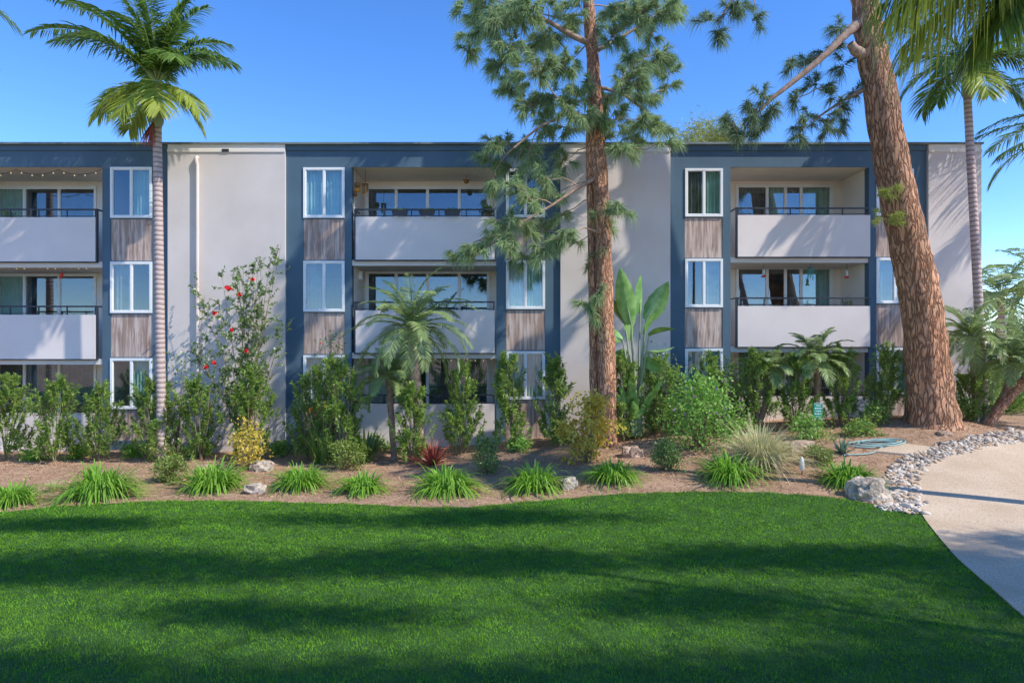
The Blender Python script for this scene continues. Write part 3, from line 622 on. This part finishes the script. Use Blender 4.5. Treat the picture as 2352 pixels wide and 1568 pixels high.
bush('box_shrub','small loose shrub tuft just behind the two tiered rounded shrub',368,1062,1008,60,M['box'],.05,.034,20,50,'small dark rounded shrubs')
bush('box_shrub','small dense shrub in front of the large podocarpus in the middle',792,1078,1015,85,M['box'],.05,.034,34,60,'small dark rounded shrubs')
bush('box_shrub','dark upright little shrub right of the red cordyline',1120,1090,1000,68,M['cam'],.05,.036,34,60,'small dark rounded shrubs')
bush('box_shrub','little shrub between the two brown rocks and the pale grass clump',1535,1080,1008,80,M['cam'],.055,.036,32,55,'small dark rounded shrubs')
bush('box_shrub','low round grey green mound left of the boulder',1880,1065,1028,72,M['box'],.04,.03,26,55,'small dark rounded shrubs')
bush('ground_plant','light green leafy plant below the green sign',1865,1010,955,90,M['bright'],.12,.035,24,30)
for (px,py,h,w,mt,lab) in ((640,1045,26,70,'bright','low lime plant right of the golden camellia shrub'),(1192,1038,30,55,'bright','low green plant under the right window column of the middle bay'),(180,1052,24,70,'lily','low strappy plant behind the second daylily clump'),(455,1050,26,80,'bright','low plant at the foot of the drainpipe wall'),(870,1035,28,80,'lily','low plant behind the red cordyline'),(1450,1005,40,90,'podo','leafy plant at the foot of the giant bird of paradise'),(1300,1012,30,70,'bright','low plant left of the golden pine shrub'),(300,1050,24,70,'lily','low plant between third and fourth hedge shrubs'),(80,1056,22,70,'lily','low plant between first and second hedge shrubs'),(1700,1000,36,80,'podo','low plant left of the pale grass clump'),(1980,1000,28,80,'podo','low dark plant behind the hose'),(2010,975,50,80,'podo','dark low shrub at the left foot of the huge pine'),(2215,965,60,70,'podo','dark low shrub at the right foot of the huge pine')):
    bush('ground_plant',lab,px,py,py-h,w,M[mt],.12,.035,18,34)
def straps(name,label,px,py,n,L,W,e0,e1,droop,mat,cat,group=None,rad=.06,Yd=None,seg=5):
    b_=ground_at(px,py) if Yd is None else foot(px,Yd); mb=MB(); a=rng.uniform(0,2*np.pi,n); e=np.radians(rng.uniform(e0,e1,n))
    D=np.stack([np.cos(e)*np.cos(a),np.cos(e)*np.sin(a),np.sin(e)],-1); rr=rng.random(n)*rad
    P=np.array(list(b_))+np.stack([np.cos(a)*rr,np.sin(a)*rr,np.zeros(n)-.01],-1)
    mb.strips(P,D,rng.uniform(.6,1.1,n)*L,W,droop*rng.uniform(.6,1.3,n),seg,'taper',roll=rng.uniform(-.4,.4,n))
    o=mb.build(name,mat,org=b_); return tag(o,label,cat,group)
dl=[(30,1165,115,'daylily clump cut by the left edge of the photo'),(228,1148,175,'widest daylily clump, below the third hedge shrub'),(490,1132,145,'daylily clump between the two small left rocks'),(692,1128,122,'daylily clump left of centre below the large podocarpus'),
(833,1137,112,'daylily clump below the little dense shrub, left of centre'),(1025,1136,150,'daylily clump below the red cordyline'),(1228,1132,135,'daylily clump left of the small rock below the golden shrub'),(1410,1112,115,'daylily clump below the two brown rocks'),(1678,1112,145,'daylily clump in front of the pale grass clump'),(1948,1118,130,'daylily clump directly left of the big boulder')]
for px,py,w,lab in dl:
    Yd=ground_at(px,py).y; wm=w/F*Yd; straps('daylily',lab,px,py-8,int(330*w/130)+60,wm*U(1.08,1.2),.042,U(38,46),89,U(.85,1.0),M['lily'],'daylily','bright green daylily clumps along the lawn',rad=wm*.25,seg=7)
straps('grass_tuft','small pale grass tuft between the two leftmost daylilies',122,1128,220,.36,.012,45,88,.3,M['pgrass'],'grass clump')
straps('grass_tuft','dry wispy grass growing behind the widest daylily clump',215,1095,220,.50,.012,50,88,.35,M['lily'],'grass clump')
straps('ornamental_grass','large pale straw coloured fountain grass clump in the bed at right',1745,1072,1300,1.9,.02,32,87,.62,M['pgrass'],'grass clump',rad=.18,seg=7)
straps('red_cordyline','dark red spiky cordyline in the middle of the bed',992,1068,110,.95,.055,22,85,.28,M['red'],'cordyline',rad=.05)
straps('aloe','blue green aloe rosette left of the garden hose',1935,1040,46,.46,.07,15,80,.1,M['aloe'],'aloe',rad=.05)
straps('aloe','small pointed agave beside the pale stone by the hose',1885,1052,26,.25,.05,15,80,.1,M['aloe'],'aloe',rad=.04)
straps('strelitzia','bird of paradise plant with broad arching leaves right of the large podocarpus',838,0,60,1.25,.13,50,86,.35,M['cam'],'bird of paradise plant',Yd=17.9,rad=.2)
sp=straps('strelitzia','bird of paradise plant with orange blooms left of the large podocarpus',740,0,60,1.3,.12,55,86,.3,M['podo'],'bird of paradise plant',Yd=18.0,rad=.2)
for px,py in ((745,935),(712,948),(765,958)):
    c=at(px,py,17.85); mb=MB(); mb.strips(np.tile(list(c),(7,1)),np.array([.3,0,.8])+rdir(7)*.5,.18,.045,0,2,'leaf'); mb.build('flower',M['flo'],sp)
    mb=MB(); mb.tube([foot(740,18.0),foot(740,18.0).lerp(c,.6)+Vector((0,0,.1)),c],[.012,.01,.007],5); mb.build('stalk',M['rach'],sp)
g=foot(1460,18.3); t=thing('giant_bird_of_paradise','giant bird of paradise with upright paddle leaves right of the central pine','plant',g)
def blade(parent,a,b_,w,sidev,fold=.25,nseg=12,mat='paddle'):
    a=np.array(list(a)); b_=np.array(list(b_)); ax=b_-a; L=np.linalg.norm(ax); axu=ax/L; s_=unit(np.array(sidev)-axu*np.dot(sidev,axu)); nrm=np.cross(axu,s_)
    V=[];f=[]
    for i in range(nseg+1):
        u=i/nseg; ww=w*math.sin(math.pi*(.06+.94*u)**.85)**.75 if u<1 else .01; p=a+ax*u+nrm*(-.10*L*u*u); wob=.05*math.sin(i*2.3)
        V+= [p-s_*ww*(1+wob)+nrm*(fold*ww),p,p+s_*ww*(1-wob)+nrm*(fold*ww)]
    for i in range(nseg):
        k=i*3; f+=[[k,k+1,k+4,k+3],[k+1,k+2,k+5,k+4]]
    mb=MB(); mb.add(V,f); return mb.build('paddle_leaf',M[mat],parent,smooth=True)
lv=[(1450,745,1422,614,20,1460),(1470,720,1466,632,11,1466),(1484,735,1536,648,21,1468),(1436,745,1388,672,17,1455),(1430,780,1378,752,14,1452),(1490,772,1550,750,16,1470),(1492,805,1550,802,14,1472),(1440,805,1390,848,14,1452),(1480,770,1514,708,15,1466),(1450,780,1444,690,14,1460),(1478,820,1524,856,13,1470)]
for i,(x0,y0,x1,y1,w,sx) in enumerate(lv):
    dy=U(-.35,.35); Yd=18.3; a=at(x0,y0,Yd+dy); e=at(x1,y1,Yd+dy*1.5-.1)
    mb=MB(); mb.tube([at(sx,1000,Yd),at(sx,900,Yd+dy*.2),at((sx+x0)/2,(900+y0)/2,Yd+dy*.6),a,a.lerp(e,.5)],[.045,.04,.028,.018,.008],7); mb.build('stalk',M['shaft'],t,smooth=True)
    blade(t,a,e,w/F*Yd*1.1,(math.cos(i*1.1)*.5+.8,math.sin(i*1.7)*.6,.1),fold=.4)
for i in range(8):
    a=at(1462+U(-12,12),960,18.2); e=at(1462+U(-60,60),880+U(-20,40),18.2+U(-.4,.2)); blade(t,a,e,.12,(U(.3,1),U(-.5,.5),0),mat='paddle')
# camellia
cb=foot(562,19.0); t=thing('camellia','tall sparse camellia with red blooms in front of the grey wall panel','small tree',cb)
st=MB(); lf=MB()
for i in range(21):
    px=rng.uniform(435,672); py=rng.uniform(556,700) if 480<px<650 else rng.uniform(640,800); e=at(px,py,19.0+U(-.5,.6))
    pts=[Vector((cb.x+U(-.08,.08),cb.y,cb.z-.05))]
    for k in range(1,7):
        u=k/6; q=cb.lerp(e,u); q.x+= (e.x-cb.x)*(-.10*math.sin(math.pi*u))+U(-.08,.08); q.y+=U(-.05,.05); pts.append(q)
    st.tube(pts,np.linspace(.018,.004,7),5)
    for k in range(26):
        u=U(.2,1)*5.99; a=pts[int(u)].lerp(pts[int(u)+1],u-int(u)); d=Vector((U(-1,1),U(-1,.6),U(0,1.2))).normalized(); ln=U(.15,.5); q=a+d*ln; st.tube([a,q],[.004,.003],3)
        n=12; P=np.array(list(a))+np.array(list(d))*ln*rng.uniform(.2,1,(n,1)); lf.strips(P,rdir(n)+np.array([0,0,.2]),rng.uniform(.06,.1,n),.05,.1,2,'leaf',roll=rng.uniform(0,3,n))
st.build('branches',M['twig'],t); lf.build('foliage',M['cam'],t)
for px,py in ((521,660),(551,676),(493,719),(567,805),(581,641),(528,664),(474,843),(493,833),(533,757)):
    mb=MB(); c=at(px,py,18.45); n=14; mb.strips(np.tile(list(c),(n,1)),rdir(n)+np.array([0,-.6,0]),.078,.06,0,2,'leaf',roll=rng.uniform(0,3,n)); mb.build('flower',M['flr'],t)
bush('camellia','loose twiggy camellia reaching up between wood panel and date palm',765,1020,758,90,M['cam'],.08,.05,44,14,Yd=18.9,cat='small tree',flower=M['flr'],nfl=2,tight=.35)
bush('camellia','loose twiggy camellia beside the left palm trunk',405,1020,800,90,M['cam'],.08,.05,30,14,Yd=18.9,cat='small tree',flower=M['flr'],nfl=2,tight=.35)
bush('camellia','dark loose shrub at the right of the giant bird of paradise base',1500,1020,800,100,M['cam'],.09,.05,50,22,Yd=19.1,cat='small tree',tight=.3)
bush('camellia','dark loose shrub between the bright flowering bush and right balcony',1680,1020,830,100,M['podo'],.09,.045,46,24,Yd=19.1,cat='small tree',tight=.3)
# ------------------------------------------------------------ rocks, pebbles
def rk(label,px,py,w,h,mat='rock',seed=0,dep=.8,grp=None):
    b_=ground_at(px,py); rx=w/F*b_.y/2*.84; rz=h/F*b_.y*.54; c=b_+Vector((0,rx*dep*.6,rz*.45)); mb=MB(); mb.rock(c,rx,rx*dep,rz,seed,4,.5,U(-.3,.3)); o=mb.build('rock',M[mat],org=b_); tag(o,label,'rock',grp)
rk('large cream boulder at the corner of lawn, bed and pebbles',2003,1150,98,62,'rock',3)
rk('pinkish flat boulder behind the stake light',1845,1042,85,36,'brownrock',5)
rk('left of two brown stones right of the golden pine shrub',1335,1055,60,34,'brownrock',8)
rk('right of two brown stones, nearer the bright flowering shrub',1455,1050,56,30,'brownrock',11)
rk('grey rock beside the golden shrub on the left',597,1082,58,26,'rock',13)
rk('pale rock right of the left daylily near the lawn',583,1134,56,26,'rock',14)
rk('low brown rock above the left daylily, left of the golden shrub',467,1085,44,20,'brownrock',15)
rk('small grey rock tucked behind the daylily below the golden pine shrub',1308,1124,46,34,'rock',16)
rk('small stone by the foot of the big pine mound',2172,1000,34,12,'brownrock',17)
A=[(2115,1178),(2096,1125),(2103,1087),(2150,1056),(2230,1032),(2352,1012)]
Bc=[(2022,1168),(2038,1105),(2076,1066),(2138,1036),(2219,1014),(2352,994)]
A3=[ground_at(*p) for p in A]; B3=[ground_at(*p) for p in Bc]
AC=resample([p.x for p in A3],[p.y for p in A3],60); BC=resample([p.x for p in B3],[p.y for p in B3],60)
pp=[]
for _ in range(14000):
    i=random.randrange(60); s_=U(.0,1.0); q=AC[i]*(1-s_)+BC[i]*s_+rng.normal(size=2)*.06
    r=U(.022,.06)*(1.6 if random.random()<.12 else 1)
    if all((q[0]-a)**2+(q[1]-b_)**2>((r+c)*.74)**2 for a,b_,c in pp): pp.append((q[0],q[1],r))
pp.sort(key=lambda q:-q[2]/q[1]); print('pebbles',len(pp))
pm=[]
for k in range(9):
    mb=MB(); mb.rock((0,0,0),1,U(.62,.9),U(.45,.7),k+30,3,.3); o=mb.build('tmp',M[('pebble','pebble3','pebble2')[k%3] if k<6 else 'pebble'],smooth=True); pm.append(o.data); bpy.data.objects.remove(o)
rest=MB()
for i,(x,y,r) in enumerate(pp):
    z=float(hgt(x,y))+r*.3+U(0,.03)
    if i<300:
        o=bpy.data.objects.new('pebble',pm[random.randrange(9)]); C.objects.link(o); o.location=(x,y,z); o.scale=(r*1.2,r*1.1,r*1.1); o.rotation_euler=(U(-.3,.3),U(-.3,.3),U(0,6.28))
        tag(o,'smooth rounded river pebble in the strip bordering the path','pebble','river pebbles along the path')
    else: rest.rock((x,y,z),r*1.15,r*.9,r*.6,i%9,2,.2,U(0,3))
if len(pp)>300: tag(rest.build('pebbles',M['pebblemix'],smooth=True),'smallest river pebbles filling the strip along the path','pebbles',kind='stuff')
# ------------------------------------------------------------ small things
b_=ground_at(1878,1010); t=thing('garden_sign','small green sign with white lettering on a stake before the hedge','sign',b_)
c=at(1879,944,b_.y); mb=MB(); w=.11; h=.2
mb.box(c.x-w,c.x+w,c.y-.008,c.y+.008,c.z-h,c.z+h); ob=mb.build('sign_board',M['signg'],t)
mb=MB()
for i,wd in enumerate((.5,.75,.6,.8,.45)):
    zz=c.z+h*.7-i*.068; xx=c.x-w*wd
    while xx<c.x+w*wd-.02:
        l=U(.015,.04); mb.box(xx,min(xx+l,c.x+w*wd),c.y-.012,c.y-.009,zz-.012,zz+.012); xx+=l+.012
mb.box(c.x-w*.95,c.x+w*.95,c.y-.012,c.y-.009,c.z+h*.93,c.z+h*.97); mb.box(c.x-w*.95,c.x+w*.95,c.y-.012,c.y-.009,c.z-h*.97,c.z-h*.93)
mb.build('lettering',M['white'],ob)
mb=MB(); mb.box(c.x-.012,c.x+.012,c.y+.009,c.y+.03,b_.z-.1,c.z+h*.8); mb.build('stake',M['metal'],t)
b_=ground_at(1842,1090); t=thing('stake_light','small white marker stake standing in the mulch near the right daylily','garden stake',b_)
mb=MB(); mb.tube([b_+Vector((0,0,.08)),b_+Vector((0,0,.12)),b_+Vector((0,0,.3)),b_+Vector((0,0,.36)),b_+Vector((0,0,.38))],[.02,.05,.045,.03,.004],12); mb.build('marker_head',M['white'],t,smooth=True)
mb=MB(); mb.tube([b_-Vector((0,0,.05)),b_+Vector((0,0,.1))],[.01,.012],8); mb.build('spike',M['metal'],t)
mb=MB(); b_=ground_at(2010,1028); pts=[]
for i in range(90):
    a=i*.28; r=.42+.08*math.sin(i*.13); x=b_.x+r*math.cos(a)*1.25+.003*i; y=b_.y+.15+r*math.sin(a)*.5; pts.append((x,y,float(hgt(x,y))+.03+.0007*i))
for i in range(20):
    x=pts[89][0]-.09*i; y=pts[89][1]-.04*i+.1*math.sin(i*.4); pts.append((x,y,float(hgt(x,y))+.03))
mb.tube(pts,.018,6); tag(mb.build('garden_hose',M['hose'],org=b_,smooth=True),'coiled pale green garden hose on the mulch left of the huge pine','hose')
mb=MB(); s0=[ground_at(*p) for p in ((2005,1040),(2090,1048),(2150,1032),(2070,1022))]; mb.add([(p.x,p.y,p.z+.05) for p in s0]+[(p.x,p.y,p.z-.05) for p in s0],[[0,1,2,3],[0,1,5,4],[1,2,6,5],[2,3,7,6],[3,0,4,7]]); tag(mb.build('stepping_slab',M['path'],org=s0[0]),'flat concrete slab beside the pebble strip in front of the hose','slab')
def hang(name,label,cat,px,py,Yd,topz,kind):
    c=at(px,py,Yd); t=thing(name,label,cat,c); mb=MB(); mb.tube([c+Vector((0,0,.1)),Vector((c.x,c.y,topz))],.006,4); mb.build('cord',M['metal'],t)
    if kind=='feeder':
        mb=MB(); mb.tube([c+Vector((0,0,z)) for z in (-.02,0,.12,.15)],[.025,.04,.04,.02],10); mb.build('bottle',M['pale'],t,smooth=True)
        mb=MB(); mb.tube([c+Vector((0,0,z)) for z in (-.09,-.08,-.04,-.02)],[.02,.07,.06,.03],12); mb.build('feeder_base',M['redp'],t,smooth=True)
    elif kind=='chime':
        mb=MB(); mb.tube([c+Vector((0,0,z)) for z in (.08,.1,.12)],[.1,.1,.02],10); mb.build('chime_top',M['tealm'] if 'teal' in label else M['rust'],t)
        for k in range(6):
            a=k*1.047; mb=MB(); q=c+Vector((.075*math.cos(a),.075*math.sin(a),0)); mb.tube([q+Vector((0,0,.08)),q-Vector((0,0,.12+.03*k))],.013,6); mb.build('chime_tube',M['tealm'] if 'teal' in label else M['rust'],t)
    else:
        for k in range(2 if kind=='lantern' else 3):
            f=.6 if kind=='lantern' else 1
            mb=MB(); mb.rock(c+Vector((U(-.06,.06)*f,U(-.06,.06)*f,-.13*k*f)),.08*f,.06*f,.08*f,k,2,.4); mb.build('lantern_body',M['redp'] if kind=='lantern' else M['flo'] if k%2 else M['rust'],t,smooth=True)
hang('bird_feeder','red hummingbird feeder hanging at the left of the right second floor balcony','bird feeder',1754,630,20.4,fz(603),'feeder')
hang('bird_feeder','red hummingbird feeder hanging near the right wall of the second floor balcony','bird feeder',1945,632,20.4,fz(603),'feeder')
hang('wind_chime','teal wind chime hanging in the right second floor balcony','wind chime',1862,622,20.5,fz(603),'chime')
hang('wind_chime','rust coloured wind chime at the left of the top middle balcony','wind chime',839,430,20.3,fz(384),'chime')
hang('hanging_ornament','orange and brown hanging ornament in the top middle balcony corner','ornament',819,425,20.3,fz(384),'orn')
hang('lantern','small red lantern hanging in the left second floor balcony','lantern',143,630,20.4,fz(612),'lantern')
def lights(label,x0,x1,py,sag,spans,Yd):
    a=at(x0,py,Yd); e=at(x1,py,Yd); t=thing('string_lights',label,'string lights',a); pts=[]; n=spans*8
    for i in range(n+1):
        u=i/n; s_=(u*spans)%1; q=a.lerp(e,u); q.z-=sag*4*s_*(1-s_); pts.append(q)
    mb=MB(); mb.tube(pts,.008,4); mb.build('wire',M['metal'],t)
    for i in range(1,n,2):
        mb=MB(); mb.rock(pts[i]-Vector((0,0,.035)),.017,.017,.025,1,2,0); mb.build('bulb',M['bulb'],t,smooth=True)
lights('string lights swagged across the top left balcony ceiling',-60,232,390,.14,3,20.2)
lights('string lights under the slab of the left second floor balcony',-60,225,610,.05,4,20.2)
lights('string lights in the middle ground floor balcony',990,1138,818,.1,2,20.4)
for i,(px,lab) in enumerate(((919,'left dark planter box hanging on the top middle balcony rail'),(981,'middle dark planter box hanging on the top middle balcony rail'),(1039,'right dark planter box hanging on the top middle balcony rail'))):
    c=at(px,490,19.9); t=thing('planter_box',lab,'planter',c,'planter boxes on the top middle balcony'); mb=MB()
    mb.add([(c.x+sx*(.24 if sz>0 else .2),19.86-(.05 if sz>0 else .03)*sy+.0,c.z+sz*.085) for sz in (-1,1) for sx,sy in ((-1,1),(1,1),(1,-1),(-1,-1))],[[0,1,2,3],[4,5,6,7],[0,1,5,4],[1,2,6,5],[2,3,7,6],[3,0,4,7]]); mb.build('box',M['metal'],t)
    mb=MB(); n=50; mb.strips(np.array([c.x,19.86,c.z+.07])+rng.normal(size=(n,3))*np.array([.1,.02,.02]),rdir(n)*.7+np.array([0,0,.8]),.1,.03,.2,2,'leaf'); mb.build('plants',M['box'],t)
for (px,py,Yd,lab,h) in ((1120,480,20.5,'leafy potted plant behind the top middle rail, right end',.45),(1942,692,20.4,'small potted plant behind the right second floor rail',.2),(20,490,20.5,'potted plants at the left end of the top left balcony',.2)):
    c=at(px,py,Yd); t=thing('potted_plant',lab,'potted plant',c-Vector((0,0,.5))); mb=MB(); mb.tube([c-Vector((0,0,.5)),c-Vector((0,0,.48)),c-Vector((0,0,.15))],[.02,.1,.14],12); mb.build('pot',M['brownrock'],t)
    mb=MB(); n=160; mb.strips(np.array(list(c))-np.array([0,0,.15])+rng.normal(size=(n,3))*np.array([.1,.1,.12]),rdir(n)+np.array([0,0,.9]),h*.6,.04,.3,2,'leaf'); mb.build('foliage',M['box'],t)
# ------------------------------------------------------------ background trees
def bgtree(label,px,top,Yd,w,h,mat='far',ncl=40):
    b_=foot(px,Yd); tp=at(px,top,Yd); R=w/2; t=thing('tree',label,'tree',b_); mb=MB(); mb.tube([b_-Vector((0,0,.1)),b_.lerp(tp,.5),b_.lerp(tp,.85)],[.25,.18,.08],9,.1); nb=MB()
    for i in range(ncl):
        d=unit(rng.normal(size=3)); c=np.array([tp.x,tp.y,tp.z-h/2])+d*np.array([R,R,h/2])*rng.random()**.35*.9
        mb.tube([list(b_.lerp(tp,.6)),list(c)],[.05,.015],4); n=260; P=c+rng.normal(size=(n,3))*.38; nb.strips(P,rdir(n)+np.array([0,0,.2]),.26,.15,.2,1,'leaf',roll=rng.uniform(0,3,n))
    mb.build('trunk',M['branch'],t); nb.build('crown',M[mat],t)
bgtree('yellow green tree top just above the roof left of the right bay',1615,290,38,5.0,2.8,'fary',44)
bgtree('leafy tree beyond the boundary wall, nearest the building corner',2290,740,34,4.5,5.0,'far',50)
bgtree('leafy tree beyond the boundary wall at the right edge',2380,700,38,6,6.5,'far',64)
bgtree('dark low tree far behind the boundary wall outside right',2520,700,36,7,6,'far',50)
bush('ground_plant','dense dark shrub mass in front of the blue boundary wall',2310,0,870,120,M['podo'],.14,.05,60,50,Yd=21.5,tight=.3)
bush('ground_plant','leafy shrub right of the building corner behind the young date palm',2250,0,830,90,M['podo'],.12,.045,50,40,Yd=20.6,tight=.3)
# ------------------------------------------------------------ light, sky, camera
ld=bpy.data.lights.new('sun','SUN'); ld.energy=5.0; ld.angle=math.radians(.6); ld.color=(1,.94,.84)
lo=bpy.data.objects.new('sun',ld); C.objects.link(lo); lo.rotation_euler=(-S).to_track_quat('-Z','Y').to_euler()
w=bpy.data.worlds.new('World'); bpy.context.scene.world=w; w.use_nodes=True; nt=w.node_tree; bg=nt.nodes['Background']
sky=nt.nodes.new('ShaderNodeTexSky'); sky.sky_type='NISHITA'; sky.sun_disc=False; sky.sun_elevation=EL; sky.sun_rotation=AZ; sky.ozone_density=3.; sky.dust_density=.05; sky.air_density=1.; sky.altitude=2500
hs=nt.nodes.new('ShaderNodeHueSaturation'); hs.inputs['Hue'].default_value=.508; hs.inputs['Saturation'].default_value=1.24; hs.inputs['Value'].default_value=2.1
nt.links.new(sky.outputs[0],hs.inputs['Color']); nt.links.new(hs.outputs[0],bg.inputs[0]); bg.inputs[1].default_value=.15
cd=bpy.data.cameras.new('camera'); cd.sensor_width=36; cd.lens=24; cd.clip_end=3000; co=bpy.data.objects.new('camera',cd); C.objects.link(co); co.location=(0,0,EYE); co.rotation_euler=(math.pi/2,0,0)
sc=bpy.context.scene; sc.camera=co; sc.view_settings.view_transform='Standard'; sc.view_settings.look='None'; sc.view_settings.exposure=0
